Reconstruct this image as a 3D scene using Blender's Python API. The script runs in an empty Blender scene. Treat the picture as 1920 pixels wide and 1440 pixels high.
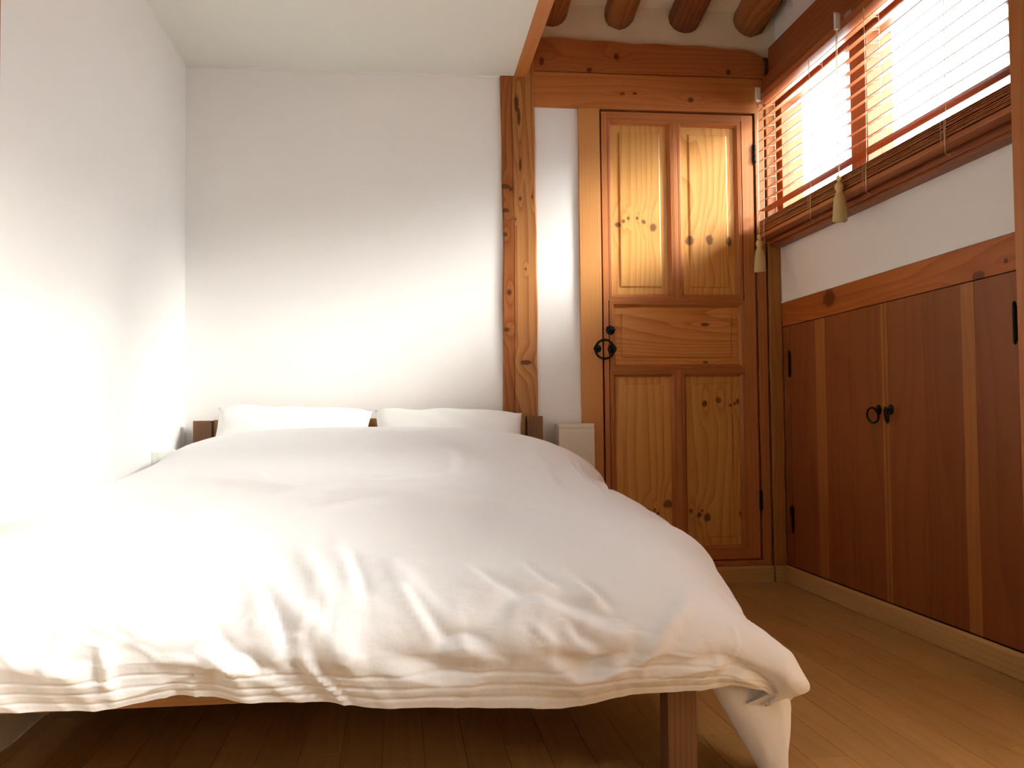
import bpy, bmesh, math, random
import numpy as np
from mathutils import Vector, Matrix

random.seed(7)
scene = bpy.context.scene
COL = scene.collection

# ------------------------------------------------------------------ camera
FPX, CX, CY = 1750.0, 960.0, 720.0
EYE = Vector((0.0, 0.0, 0.732))
ey = Vector(((751 - CX) / FPX, (788 - CY) / FPX, 1.0)).normalized()   # room depth axis seen by the lens
hx = Vector((1.0, -0.010, 0.0))
ex = (hx - ey * hx.dot(ey)).normalized()
ez = ex.cross(ey)
if ez.y > 0:
    ez = -ez
right = Vector((ex.x, ey.x, ez.x))
down = Vector((ex.y, ey.y, ez.y))
fwd = Vector((ex.z, ey.z, ez.z))
cam_d = bpy.data.cameras.new('camera')
cam = bpy.data.objects.new('camera', cam_d)
COL.objects.link(cam)
cam_d.sensor_width = 36.0
cam_d.lens = FPX / 1920.0 * 36.0
cam_d.clip_start = 0.02
cam.matrix_world = Matrix(((right.x, -down.x, -fwd.x, EYE.x),
                           (right.y, -down.y, -fwd.y, EYE.y),
                           (right.z, -down.z, -fwd.z, EYE.z),
                           (0, 0, 0, 1)))
scene.camera = cam

# ------------------------------------------------------------------ light
world = bpy.data.worlds.new('world')
scene.world = world
world.use_nodes = True
bg = world.node_tree.nodes['Background']
bg.inputs[0].default_value = (0.88, 0.94, 1.0, 1)
bg.inputs[1].default_value = 8.0

sun_d = bpy.data.lights.new('sun', 'SUN')
sun = bpy.data.objects.new('sun', sun_d)
COL.objects.link(sun)
SUN_DIR = Vector((-2.0, 1.0, -0.92)).normalized()
sun.rotation_euler = SUN_DIR.to_track_quat('-Z', 'Y').to_euler()
sun_d.energy = 9.5
sun_d.angle = math.radians(22.0)
sun_d.color = (1.0, 0.975, 0.93)

scene.view_settings.view_transform = 'Standard'
scene.view_settings.look = 'None'
scene.view_settings.gamma = 1.0
scene.view_settings.use_curve_mapping = False
scene.view_settings.exposure = 0.66
try:
    scene.cycles.max_bounces = 5
    scene.cycles.diffuse_bounces = 5
    scene.cycles.glossy_bounces = 2
    scene.cycles.transmission_bounces = 2
    scene.cycles.transparent_max_bounces = 6
    scene.cycles.caustics_reflective = False
    scene.cycles.caustics_refractive = False
    scene.cycles.use_adaptive_sampling = True
    scene.cycles.adaptive_threshold = 0.10
    scene.cycles.adaptive_min_samples = 16
    scene.cycles.use_denoising = True
    scene.cycles.sample_clamp_indirect = 8.0
except Exception:
    pass


# ------------------------------------------------------------------ materials
def lin(c):
    return tuple(((v / 255.0) / 12.92 if v / 255.0 <= 0.04045 else ((v / 255.0 + 0.055) / 1.055) ** 2.4) for v in c)


class NT:
    def __init__(self, name):
        self.m = bpy.data.materials.new(name)
        self.m.use_nodes = True
        self.t = self.m.node_tree
        self.b = self.t.nodes['Principled BSDF']

    def n(self, typ, **kw):
        nd = self.t.nodes.new(typ)
        for k, v in kw.items():
            setattr(nd, k, v)
        return nd

    def l(self, a, b):
        self.t.links.new(a, b)

    def math(self, op, a, b=None, c=None, clamp=False):
        nd = self.n('ShaderNodeMath', operation=op, use_clamp=clamp)
        for i, v in enumerate((a, b, c)):
            if v is None:
                continue
            if isinstance(v, (int, float)):
                nd.inputs[i].default_value = v
            else:
                self.l(v, nd.inputs[i])
        return nd.outputs[0]

    def mix(self, fac, a, b, blend='MIX'):
        nd = self.n('ShaderNodeMix', data_type='RGBA', blend_type=blend)
        if isinstance(fac, (int, float)):
            nd.inputs[0].default_value = fac
        else:
            self.l(fac, nd.inputs[0])
        for i, v in ((6, a), (7, b)):
            if isinstance(v, tuple):
                nd.inputs[i].default_value = v if len(v) == 4 else (*v, 1)
            else:
                self.l(v, nd.inputs[i])
        return nd.outputs[2]

    def smooth(self, v, lo, hi, a=0.0, b=1.0):
        nd = self.n('ShaderNodeMapRange', interpolation_type='SMOOTHSTEP')
        self.l(v, nd.inputs[0])
        for i, k in enumerate((lo, hi, a, b)):
            nd.inputs[i + 1].default_value = k
        return nd.outputs[0]

    def noise(self, vec, scale, detail=2.0, rough=0.5):
        nd = self.n('ShaderNodeTexNoise')
        self.l(vec, nd.inputs['Vector'])
        nd.inputs['Scale'].default_value = scale
        nd.inputs['Detail'].default_value = detail
        nd.inputs['Roughness'].default_value = rough
        return nd.outputs['Fac']

    def bump(self, h, strength, dist):
        nd = self.n('ShaderNodeBump')
        nd.inputs['Strength'].default_value = strength
        nd.inputs['Distance'].default_value = dist
        self.l(h, nd.inputs['Height'])
        self.l(nd.outputs[0], self.b.inputs['Normal'])


def plain(name, rgb, rough=0.6, metal=0.0, spec=0.3, noise_amt=0.06, noise_scale=6.0, bump=0.0, bscale=300.0):
    q = NT(name)
    pos = q.n('ShaderNodeNewGeometry').outputs['Position']
    c = lin(rgb)
    f = q.noise(pos, noise_scale, 3)
    col = q.mix(f, tuple(v * (1 - noise_amt) for v in c), tuple(min(1, v * (1 + noise_amt)) for v in c))
    q.l(col, q.b.inputs['Base Color'])
    q.b.inputs['Roughness'].default_value = rough
    q.b.inputs['Metallic'].default_value = metal
    q.b.inputs['Specular IOR Level'].default_value = spec
    if bump:
        q.bump(q.noise(pos, bscale, 3), bump, 0.002)
    return q.m


def wood(name, light, mid, dark, grain='Z', across='X', freq=70.0, warp=2.2, contrast=0.55, rough=0.42,
         knots=(), stripes=0.5, spec=0.35, split=None):
    """Varnished timber: growth-ring bands along `grain`, fine streaks, optional knots.
    knots: (across, along, r_across, r_along) in metres."""
    q = NT(name)
    pos = q.n('ShaderNodeNewGeometry').outputs['Position']
    sep = q.n('ShaderNodeSeparateXYZ')
    q.l(pos, sep.inputs[0])
    ax = {'X': 0, 'Y': 1, 'Z': 2}
    A = sep.outputs[ax[across]]
    G = sep.outputs[ax[grain]]
    rnd = q.n('ShaderNodeObjectInfo').outputs['Random']
    third = [k for k in 'XYZ' if k not in (grain, across)][0]
    T = sep.outputs[ax[third]]
    comb = q.n('ShaderNodeCombineXYZ')
    q.l(q.math('MULTIPLY_ADD', A, 5.0, q.math('MULTIPLY', rnd, 37.0)), comb.inputs[0])
    q.l(q.math('MULTIPLY', G, 0.75), comb.inputs[1])
    q.l(q.math('MULTIPLY', T, 5.0), comb.inputs[2])
    big = q.noise(comb.outputs[0], 1.0, 1.0, 0.45)
    comb2 = q.n('ShaderNodeCombineXYZ')
    q.l(q.math('MULTIPLY_ADD', A, 160.0, q.math('MULTIPLY', rnd, 91.0)), comb2.inputs[0])
    q.l(q.math('MULTIPLY', G, 2.4), comb2.inputs[1])
    q.l(q.math('MULTIPLY', T, 160.0), comb2.inputs[2])
    fine = q.noise(comb2.outputs[0], 1.0, 2.0, 0.6)
    kn = None
    ringpush = None
    if knots:
        wob = q.noise(pos, 45.0, 2.0)
        for (ka, kg, ra, rg) in knots:
            da = q.math('MULTIPLY', q.math('SUBTRACT', A, ka), 1.0 / ra)
            dg = q.math('MULTIPLY', q.math('SUBTRACT', G, kg), 1.0 / rg)
            d = q.math('SQRT', q.math('ADD', q.math('MULTIPLY', da, da), q.math('MULTIPLY', dg, dg)))
            d2 = q.math('ADD', d, q.math('MULTIPLY_ADD', wob, 0.9, -0.45))
            m = q.smooth(d2, 0.65, 1.25, 1.0, 0.0)
            kn = m if kn is None else q.math('MAXIMUM', kn, m)
            dg3 = q.math('MULTIPLY', dg, 0.35)
            d3 = q.math('SQRT', q.math('ADD', q.math('MULTIPLY', da, da), q.math('MULTIPLY', dg3, dg3)))
            p = q.smooth(d3, 0.2, 3.2, 1.0, 0.0)
            ringpush = p if ringpush is None else q.math('MAXIMUM', ringpush, p)
    phase = q.math('MULTIPLY_ADD', big, warp * 6.0, q.math('MULTIPLY', A, freq))
    if ringpush is not None:
        phase = q.math('MULTIPLY_ADD', ringpush, 1.0, phase)
    fr = q.math('FRACT', phase)
    band = q.math('POWER', fr, 2.2)
    band = q.math('MULTIPLY', band, q.smooth(fr, 0.93, 1.0, 1.0, 0.0))
    tone = q.math('ADD', q.math('MULTIPLY', band, stripes), q.math('MULTIPLY', fine, 1 - stripes), clamp=True)
    tone = q.math('MULTIPLY_ADD', q.math('SUBTRACT', tone, 0.35), contrast * 1.6, 0.42, clamp=True)
    ramp = q.n('ShaderNodeValToRGB')
    ramp.color_ramp.elements[0].position = 0.0
    ramp.color_ramp.elements[0].color = (*lin(light), 1)
    ramp.color_ramp.elements[1].position = 1.0
    ramp.color_ramp.elements[1].color = (*lin(dark), 1)
    e = ramp.color_ramp.elements.new(0.5)
    e.color = (*lin(mid), 1)
    q.l(tone, ramp.inputs[0])
    col = ramp.outputs[0]
    # slow tone drift between pieces and along the board
    drift = q.math('MULTIPLY_ADD', rnd, 0.16, q.math('MULTIPLY_ADD', q.noise(pos, 1.7, 1.0), 0.24, 0.80))
    hv = q.n('ShaderNodeHueSaturation')
    q.l(drift, hv.inputs['Value'])
    q.l(col, hv.inputs['Color'])
    col = hv.outputs[0]
    if split is not None:
        pos_a, c2, amt = split
        w = q.math('ADD', A, q.math('MULTIPLY_ADD', q.noise(pos, 6.0, 2.0), 0.02, -0.01))
        col = q.mix(q.smooth(w, pos_a - 0.008, pos_a + 0.008, amt, 0.0), col, (*lin(c2), 1), 'MULTIPLY')
    if ringpush is not None:
        col = q.mix(q.math('MULTIPLY', ringpush, 0.10), col, (*lin(dark), 1))
    if kn is not None:
        kd = tuple(v * 0.30 for v in lin(dark))
        col = q.mix(q.math('MULTIPLY', kn, 0.85), col, (kd[0], kd[1] * 0.85, kd[2] * 0.9, 1))
    q.l(col, q.b.inputs['Base Color'])
    q.b.inputs['Roughness'].default_value = rough
    q.b.inputs['Specular IOR Level'].default_value = spec
    return q.m


PINE = dict(light=(226, 176, 104), mid=(206, 148, 76), dark=(170, 106, 46))
RED = dict(light=(196, 132, 78), mid=(178, 110, 60), dark=(146, 84, 44))
CAB = dict(light=(156, 92, 48), mid=(138, 76, 38), dark=(112, 58, 28))
BEAM = dict(light=(200, 126, 68), mid=(178, 102, 52), dark=(140, 74, 36))

M = {}
M['plaster'] = plain('white_plaster', (241, 239, 236), 0.9, spec=0.1, noise_amt=0.02, noise_scale=3.0, bump=0.12, bscale=160)
M['loft_paper'] = plain('loft_paper', (236, 236, 228), 0.85, spec=0.1, noise_amt=0.015, noise_scale=2.0)
M['lime'] = plain('lime_plaster', (232, 222, 196), 0.9, spec=0.1, noise_amt=0.06, noise_scale=9.0, bump=0.3, bscale=40)
M['iron'] = plain('black_iron', (26, 28, 26), 0.45, 0.7, 0.5, 0.15, 60)
M['white_box'] = plain('white_laminate', (228, 220, 204), 0.5, spec=0.3, noise_amt=0.01)
M['plastic'] = plain('white_plastic', (238, 238, 230), 0.35, spec=0.5, noise_amt=0.01)
M['socket_dark'] = plain('socket_hole', (40, 40, 38), 0.6)
M['cord'] = plain('cream_cord', (226, 204, 168), 0.8, noise_amt=0.05, noise_scale=400)
M['tassel'] = plain('cream_tassel', (226, 206, 150), 0.85, noise_amt=0.12, noise_scale=250, bump=0.4, bscale=500)
M['gap'] = plain('dark_gap', (30, 14, 8), 0.9)
M['steel'] = plain('bracket_steel', (196, 190, 180), 0.35, 0.6)


def fabric(name, rgb, tr=0.12):
    q = NT(name)
    pos = q.n('ShaderNodeNewGeometry').outputs['Position']
    q.b.inputs['Base Color'].default_value = (*lin(rgb), 1)
    q.b.inputs['Roughness'].default_value = 0.85
    q.b.inputs['Specular IOR Level'].default_value = 0.12
    q.b.inputs['Sheen Weight'].default_value = 0.15
    q.bump(q.noise(pos, 30.0, 3.0, 0.6), 0.25, 0.006)
    return q.m


M['duvet'] = fabric('white_cotton', (239, 238, 238))
M['pillow'] = fabric('white_pillow_cotton', (243, 242, 240))
M['sheet'] = fabric('white_sheet', (236, 232, 226))

M['casing'] = wood('casing_pine', (212, 156, 92), (194, 132, 72), (164, 104, 52), freq=85, warp=0.9, contrast=0.4)
M['casing_red'] = wood('casing_red_pine', **RED, freq=60, warp=0.9, contrast=0.35)
M['post_light'] = wood('corner_post_pine', (194, 136, 76), (170, 112, 58), (136, 84, 42), freq=50, warp=1.2, contrast=0.4)
M['frame_v'] = wood('door_frame_upright', **RED, freq=55, warp=0.7, contrast=0.3)
M['frame_h'] = wood('door_frame_crosswise', **RED, grain='X', across='Z', freq=55, warp=0.7, contrast=0.3)
K = 0.011
M['panel_ul'] = wood('door_panel_upper_a', **PINE, freq=30, warp=0.8, contrast=0.5,
                     knots=[(0.962, 1.589, .014, .013), (.986, 1.604, .009, .010), (1.008, 1.618, .007, .008),
                            (1.049, 1.619, .007, .008), (1.078, 1.603, .010, .012), (1.121, 1.58, .015, .019)])
M['panel_ur'] = wood('door_panel_upper_b', **PINE, freq=20, warp=1.5, contrast=0.55,
                     knots=[(1.288, 1.522, .020, .022), (1.38, 1.526, .018, .024), (1.469, 1.522, .015, .022)])
M['panel_mid'] = wood('door_panel_crosswise', (222, 160, 92), (202, 134, 68), (162, 94, 44), grain='X', across='Z', freq=26, warp=2.2,
                      contrast=0.6, knots=[(1.145, 1.351, .008, .022), (.977, 1.353, .006, .012)])
M['panel_ll'] = wood('door_panel_lower_a', **PINE, freq=26, warp=0.7, contrast=0.5,
                     knots=[(1.075, .322, .014, .012), (1.108, .326, .007, .009), (1.123, .311, .007, .007), (1.170, .350, .024, .018)])
M['panel_lr'] = wood('door_panel_lower_b', **PINE, freq=26, warp=0.8, contrast=0.5,
                     knots=[(1.344, .792, .012, .016), (1.408, .808, .013, .014), (1.462, .784, .007, .007), (1.484, .793, .007, .008),
                            (1.500, .802, .010, .012), (1.311, .300, .011, .013), (1.323, .319, .006, .007), (1.347, .290, .016, .018),
                            (1.505, .301, .010, .016), (1.275, .318, .008, .010)])
M['beam_top'] = wood('upper_beam', **BEAM, grain='X', across='Z', freq=30, warp=1.6, contrast=0.4,
                     knots=[(2.300, .623, .020, .012), (2.335, .959, .016, .010), (2.270, .837, .010, .012), (2.280, 1.472, .014, .012)])
M['beam_low'] = wood('lower_beam', (208, 138, 76), (188, 114, 58), (150, 82, 40), grain='X', across='Z', freq=28, warp=1.8, contrast=0.42,
                     knots=[(2.152, 1.297, .012, .014), (2.171, .985, .006, .012), (2.173, 1.041, .006, .012)])
M['post'] = wood('old_post', (204, 148, 86), (176, 114, 62), (126, 72, 36), freq=38, warp=1.6, contrast=0.6, rough=0.35,
                 knots=[(.510, 2.109, .010, .045), (.519, 2.050, .008, .04), (.483, 1.732, .010, .010), (.522, 1.690, .007, .010),
                        (.455, 1.743, .020, .011), (.458, 1.638, .016, .010), (.452, 1.533, .014, .010), (.540, .976, .026, .010),
                        (.524, 1.838, .006, .03), (.542, 1.382, .005, .005), (.458, 1.119, .016, .010), (.470, 1.28, .010, .012),
                        (.575, 1.70, .005, .010), (.500, 1.60, .004, .004)],
                 split=(0.492, (222, 190, 168), .85))
M['rafter'] = wood('rafter_log', (186, 124, 70), (156, 96, 50), (110, 62, 32), grain='Y', across='X', freq=40, warp=1.6, contrast=0.6, rough=0.6)
M['rafter_dark'] = wood('rafter_log_dark', (150, 90, 52), (122, 68, 38), (86, 46, 26), grain='Y', across='X', freq=40, warp=1.6, contrast=0.6, rough=0.6)
M['trim'] = wood('loft_trim', (206, 142, 84), (192, 122, 66), (168, 98, 50), grain='Y', across='X', freq=40, warp=1.0, contrast=0.3)
M['window_wood'] = wood('window_wood', (176, 104, 62), (150, 84, 48), (116, 62, 36), grain='Y', across='Z', freq=40, warp=1.2, contrast=0.4)
M['window_wood_v'] = wood('window_wood_upright', (184, 110, 64), (158, 90, 50), (122, 66, 38), grain='Z', across='Y', freq=40, warp=1.2, contrast=0.4)
M['slat'] = wood('blind_slat_wood', (190, 118, 70), (168, 96, 54), (136, 74, 42), grain='Y', across='X', freq=60, warp=1.0, contrast=0.35, rough=0.4)
M['cab_a'] = wood('cabinet_board', **CAB, grain='Z', across='Y', freq=14, warp=1.0, contrast=0.35, rough=0.38)
M['cab_b'] = wood('cabinet_pale_strip', (182, 118, 64), (166, 102, 52), (144, 84, 42), grain='Z', across='Y', freq=26, warp=0.8, contrast=0.35, rough=0.38)
M['cab_top'] = wood('cabinet_top_board', (196, 116, 54), (172, 92, 38), (138, 66, 28), grain='Y', across='Z', freq=24, warp=1.8, contrast=0.5, rough=0.38,
                    knots=[(1.200, 3.525, .034, .055), (1.137, 2.56, .020, .030), (1.165, 2.43, .008, .012)])
M['base'] = wood('baseboard_wood', (214, 178, 124), (196, 156, 100), (168, 126, 76), grain='Y', across='Z', freq=60, warp=0.6, contrast=0.3)
M['base_x'] = wood('baseboard_wood_x', (214, 178, 124), (196, 156, 100), (168, 126, 76), grain='X', across='Z', freq=60, warp=0.6, contrast=0.3)
M['floor'] = wood('floor_laminate', (214, 176, 118), (198, 156, 98), (174, 130, 76), grain='Y', across='X', freq=26, warp=1.5, contrast=0.32, rough=0.36)
M['bed_v'] = wood('bed_wood_upright', (150, 108, 78), (128, 88, 60), (98, 64, 42), grain='Z', across='X', freq=90, warp=0.5, contrast=0.5, rough=0.5)
M['bed_h'] = wood('bed_wood_crosswise', (200, 152, 100), (182, 132, 82), (150, 104, 62), grain='X', across='Z', freq=80, warp=0.5, contrast=0.4, rough=0.5)
M['bed_y'] = wood('bed_wood_lengthwise', (190, 140, 94), (170, 120, 76), (140, 94, 58), grain='Y', across='Z', freq=80, warp=0.5, contrast=0.4, rough=0.5)

q = NT('window_glass')
mixn = q.n('ShaderNodeMixShader')
tr = q.n('ShaderNodeBsdfTransparent')
gl = q.n('ShaderNodeBsdfGlossy')
gl.inputs['Roughness'].default_value = 0.05
tr.inputs[0].default_value = (0.96, 0.97, 0.96, 1)
mixn.inputs[0].default_value = 0.05
q.l(tr.outputs[0], mixn.inputs[1])
q.l(gl.outputs[0], mixn.inputs[2])
q.l(mixn.outputs[0], q.t.nodes['Material Output'].inputs[0])
M['glass'] = q.m


# ------------------------------------------------------------------ builders
def tag(o, label=None, cat=None, group=None, kind=None):
    if label:
        o['label'] = label
    if cat:
        o['category'] = cat
    if group:
        o['group'] = group
    if kind:
        o['kind'] = kind
    return o


def empty(name, loc):
    o = bpy.data.objects.new(name, None)
    o.empty_display_size = 0.05
    o.location = loc
    COL.objects.link(o)
    return o


def world_loc(o):
    v = Vector(o.location)
    while o.parent:
        o = o.parent
        v = v + Vector(o.location)
    return v


def mesh_obj(name, verts, faces, mat, parent=None, smooth=False):
    """verts in room coordinates; the origin goes to the middle of the underside."""
    a = np.asarray(verts, float).reshape(-1, 3)
    org = np.array([(a[:, 0].min() + a[:, 0].max()) / 2, (a[:, 1].min() + a[:, 1].max()) / 2, a[:, 2].min()])
    me = bpy.data.meshes.new(name)
    me.from_pydata((a - org).tolist(), [], faces)
    me.validate()
    bm = bmesh.new()
    bm.from_mesh(me)
    bmesh.ops.recalc_face_normals(bm, faces=bm.faces)
    bm.to_mesh(me)
    bm.free()
    if smooth:
        me.polygons.foreach_set('use_smooth', [True] * len(me.polygons))
    me.materials.append(M[mat] if isinstance(mat, str) else mat)
    o = bpy.data.objects.new(name, me)
    COL.objects.link(o)
    if parent:
        o.parent = parent
        o.location = Vector(org) - world_loc(parent)
    else:
        o.location = org
    return o


class Geo:
    """collects boxes / tubes / lathes into one mesh"""

    def __init__(self):
        self.v, self.f = [], []

    def add(self, v, f):
        n = len(self.v)
        self.v += [tuple(p) for p in v]
        self.f += [[i + n for i in q_] for q_ in f]
        return self

    def box(self, x0, x1, y0, y1, z0, z1, bev=0.0):
        bm = bmesh.new()
        bmesh.ops.create_cube(bm, size=1.0)
        for v in bm.verts:
            v.co = Vector((x0 + (v.co.x + .5) * (x1 - x0), y0 + (v.co.y + .5) * (y1 - y0), z0 + (v.co.z + .5) * (z1 - z0)))
        if bev:
            bmesh.ops.bevel(bm, geom=bm.edges[:], offset=bev, segments=2, affect='EDGES', profile=0.6)
        bm.verts.index_update()
        self.add([v.co[:] for v in bm.verts], [[v.index for v in f.verts] for f in bm.faces])
        bm.free()
        return self

    def tube(self, pts, r, n=8, cap=True, closed=False):
        pts = [Vector(p) for p in pts]
        rs = r if isinstance(r, (list, tuple)) else [r] * len(pts)
        V, F = [], []
        N = len(pts)
        prev = None
        for i, p in enumerate(pts):
            if closed:
                t = pts[(i + 1) % N] - pts[i - 1]
            else:
                t = pts[min(i + 1, N - 1)] - pts[max(i - 1, 0)]
            t.normalize()
            if prev is None:
                a = t.orthogonal().normalized()
            else:
                a = (prev - t * prev.dot(t)).normalized()
            prev = a
            b = t.cross(a)
            for k in range(n):
                w = 2 * math.pi * k / n
                V.append(p + (a * math.cos(w) + b * math.sin(w)) * rs[i])
        for i in range(N if closed else N - 1):
            j = (i + 1) % N
            for k in range(n):
                F.append([i * n + k, i * n + (k + 1) % n, j * n + (k + 1) % n, j * n + k])
        if cap and not closed:
            F.append(list(range(n))[::-1])
            F.append([(N - 1) * n + k for k in range(n)])
        return self.add(V, F)

    def lathe(self, c, prof, axis='Z', n=20):
        """prof: (radius, along)"""
        V, F = [], []
        for (r, h) in prof:
            for k in range(n):
                w = 2 * math.pi * k / n
                a, b = r * math.cos(w), r * math.sin(w)
                d = {'Z': (a, b, h), 'Y': (a, h, b), 'X': (h, a, b)}[axis]
                V.append((c[0] + d[0], c[1] + d[1], c[2] + d[2]))
        m = len(prof)
        for i in range(m - 1):
            for k in range(n):
                F.append([i * n + k, i * n + (k + 1) % n, (i + 1) * n + (k + 1) % n, (i + 1) * n + k])
        F.append(list(range(n))[::-1])
        F.append([(m - 1) * n + k for k in range(n)])
        return self.add(V, F)

    def prism(self, outline, axis, a0, a1):
        """outline of 2-D points in the two other axes (in x,y,z order) extruded along axis"""
        n = len(outline)
        V = []
        for a in (a0, a1):
            for (p, r) in outline:
                V.append({'X': (a, p, r), 'Y': (p, a, r), 'Z': (p, r, a)}[axis])
        F = [list(range(n))[::-1], [n + i for i in range(n)]]
        for i in range(n):
            F.append([i, (i + 1) % n, n + (i + 1) % n, n + i])
        return self.add(V, F)

    def build(self, name, mat, parent=None, smooth=False):
        return mesh_obj(name, self.v, self.f, mat, parent, smooth)


def box(name, x0, x1, y0, y1, z0, z1, mat, parent=None, bev=0.0015):
    return Geo().box(x0, x1, y0, y1, z0, z1, bev).build(name, mat, parent)


def dup(o, dloc, parent=None):
    c = o.copy()
    COL.objects.link(c)
    c.parent = parent if parent is not None else o.parent
    c.location = Vector(o.location) + Vector(dloc)
    return c


def rosette(c, axis, r, depth):
    """eight-petalled flower plate, face along -axis"""
    prof = []
    n = 64
    V, F = [], []
    rings = [(1.0, 0.0), (1.0, 0.45), (0.8, 0.9), (0.45, 0.75), (0.32, 1.4), (0.0, 1.7)]
    for (s, h) in rings:
        for k in range(n):
            w = 2 * math.pi * k / n
            lob = 0.80 + 0.20 * abs(math.cos(4 * w)) ** 0.6
            rr = r * s * (lob if s > 0.4 else 1.0)
            a, b = rr * math.cos(w), rr * math.sin(w)
            if axis == 'Y':
                V.append((c[0] + a, c[1] - h * depth, c[2] + b))
            else:
                V.append((c[0] - h * depth, c[1] + a, c[2] + b))
    for i in range(len(rings) - 1):
        for k in range(n):
            F.append([i * n + k, i * n + (k + 1) % n, (i + 1) * n + (k + 1) % n, (i + 1) * n + k])
    F.append(list(range(n)))
    return V, F


# ------------------------------------------------------------------ the room
XL, XR, YB, YF = -0.89, 1.70, 4.0, -1.6
PX0, PX1 = 0.443, 0.592          # old post
ZL = 2.231                       # loft ceiling

# floor: base plus laminate planks
fl = box('floor', XL - .1, XR + .12, YF - .1, YB + .1, -0.06, -0.008, 'gap', bev=0)
tag(fl, 'yellow brown laminate floor with long planks', kind='structure')
PW, PL = 0.0905, 1.18
proto = None
x0 = 0.5 - 16 * PW
ci = 0
x = x0
while x < XR:
    off = (0.0, 0.55, 0.25, 0.85, 0.4)[ci % 5] * PL
    y = YF - off
    while y < YB:
        ya, yb = max(y, YF), min(y + PL, YB)
        xa, xb = max(x, XL), min(x + PW, XR)
        if yb - ya > 0.02 and xb - xa > 0.01:
            full = abs(xb - xa - PW) < 1e-6 and abs(yb - ya - PL) < 1e-6
            if full and proto is not None:
                c = proto.copy()
                COL.objects.link(c)
                c.parent = fl
                c.location = Vector(((xa + xb) / 2, (ya + yb) / 2, -0.008)) - world_loc(fl)
            else:
                o = box('plank', xa + .0004, xb - .0004, ya + .0004, yb - .0004, -0.008, 0.0, 'floor', fl, bev=0.0007)
                if full:
                    proto = o
        y += PL
    x += PW
    ci += 1

# walls ------------------------------------------------------------
wb = Geo()
wb.box(XL - .1, PX0 + .004, YB + .010, YB + .12, 0, ZL + .02)                 # behind the bed
wb.box(PX1 - .004, 0.79, YB + .012, YB + .12, 0, 2.11)                       # strip between post and door
wb.box(0.79, XR + .1, YB + .06, YB + .12, 0, 2.40)                           # behind the door
wbo = wb.build('wall_back', 'plaster')
tag(wbo, 'white plastered wall behind the bed and beside the post', kind='structure')
tag(box('wall_gable', 0.52, XR + .1, YB + .012, YB + .12, 2.36, 2.70, 'lime', bev=0), 'cream lime plaster strip between lintel beam and rafters', kind='structure')
tag(box('wall_left', XL - .1, XL, YF, YB + .05, 0, 2.6, 'plaster', bev=0), 'white plastered wall along the left side of the bed', kind='structure')
tag(box('wall_front', XL - .1, XR + .1, YF - .1, YF, 0, 3.5, 'plaster', bev=0), 'white plastered wall at the near end of the room', kind='structure')

# right wall with window openings
WZ0, WZ1 = 1.60, 2.16
wr = Geo()
WX = XR + 0.11
W1 = (2.36, 3.96)      # visible window
W2 = (0.98, 2.08)      # the next bay, towards the camera
D2 = (0.10, 0.90)      # window beside the camera
wr.box(XR, WX, 2.30, YB + .1, 1.20, WZ0)
wr.box(XR, WX, YF, 2.30, 0.0, 1.20)
wr.box(XR, WX, D2[1], 2.30, 1.20, WZ0)
wr.box(XR, WX, YF, D2[0], 1.20, WZ1)
wr.box(XR, WX, YF, YB + .1, WZ1, 3.5)
wr.box(XR, WX, 2.08, 2.36, WZ0, WZ1)
wr.box(XR, WX, D2[1], W2[0], WZ0, WZ1)
wr.box(XR, WX, W1[1], YB + .1, WZ0, WZ1)
tag(wr.build('wall_right', 'plaster'), 'white plastered wall below and above the blind', kind='structure')
cbk = box('wall_closet', XR + .03, XR + .11, 2.3, YB + .1, 0, 1.2, 'gap', bev=0)
tag(cbk, 'dark hollow behind the cabinet doors', kind='structure')

# sloped ceiling over the right bay, loft over the bed
cg = Geo()
cg.prism([(YB + .1, 2.545), (1.0, 3.30), (YF - .1, 3.30), (YF - .1, 3.42), (1.0, 3.42), (YB + .1, 2.70)], 'X', XL - .1, XR + .1)
tag(cg.build('ceiling', 'lime'), 'cream lime plaster between the log rafters', kind='structure')
lo = Geo()
lo.box(XL - .02, 0.505, YF, YB + .02, ZL, ZL + .05)
lo.box(0.505, 0.53, YF, YB + .05, ZL + .03, 3.35)
tag(lo.build('ceiling_loft', 'loft_paper'), 'low pale grey loft ceiling above the bed', kind='structure')
tr_ = box('trim_1', 0.500, 0.556, YF, YB - .002, ZL - .002, ZL + .16, 'trim', bev=0.002)
tag(tr_, 'orange wooden trim along the edge of the loft ceiling', kind='structure')
# thin paper seam lines round the loft ceiling
sm = Geo()
sm.box(XL - .001, 0.50, YB + .004, YB + .0105, ZL - .006, ZL + .002)
sm.box(XL - .001, XL + .004, YF, YB + .0105, ZL - .006, ZL + .002)
tag(sm.build('trim_2', 'plaster'), 'thin white bead where loft ceiling meets the walls', kind='structure')

# post and beams ----------------------------------------------------
pg = Geo()
n = 40
V, F = [], []
for i in range(n + 1):
    z = 0.0 + (2.60) * i / n
    w1 = 0.0025 * math.sin(z * 5.1) + 0.0015 * math.sin(z * 13 + 1)
    w2 = 0.0020 * math.sin(z * 4.3 + 2) + 0.0012 * math.sin(z * 17)
    a, b = PX0 + w1, PX1 + w2
    f0 = YB - 0.006 + 0.0012 * math.sin(z * 9)
    V += [(a, YB + .05, z), (a, f0 + .006, z), (a + .006, f0, z), ((a + b) / 2 - .03, f0 - .0015, z), ((a + b) / 2 - .027, f0 + .002, z),
          ((a + b) / 2 - .024, f0 - .0012, z), (b - .006, f0, z), (b, f0 + .006, z), (b, YB + .05, z)]
for i in range(n):
    for k in range(8):
        F.append([i * 9 + k, i * 9 + k + 1, (i + 1) * 9 + k + 1, (i + 1) * 9 + k])
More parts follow.
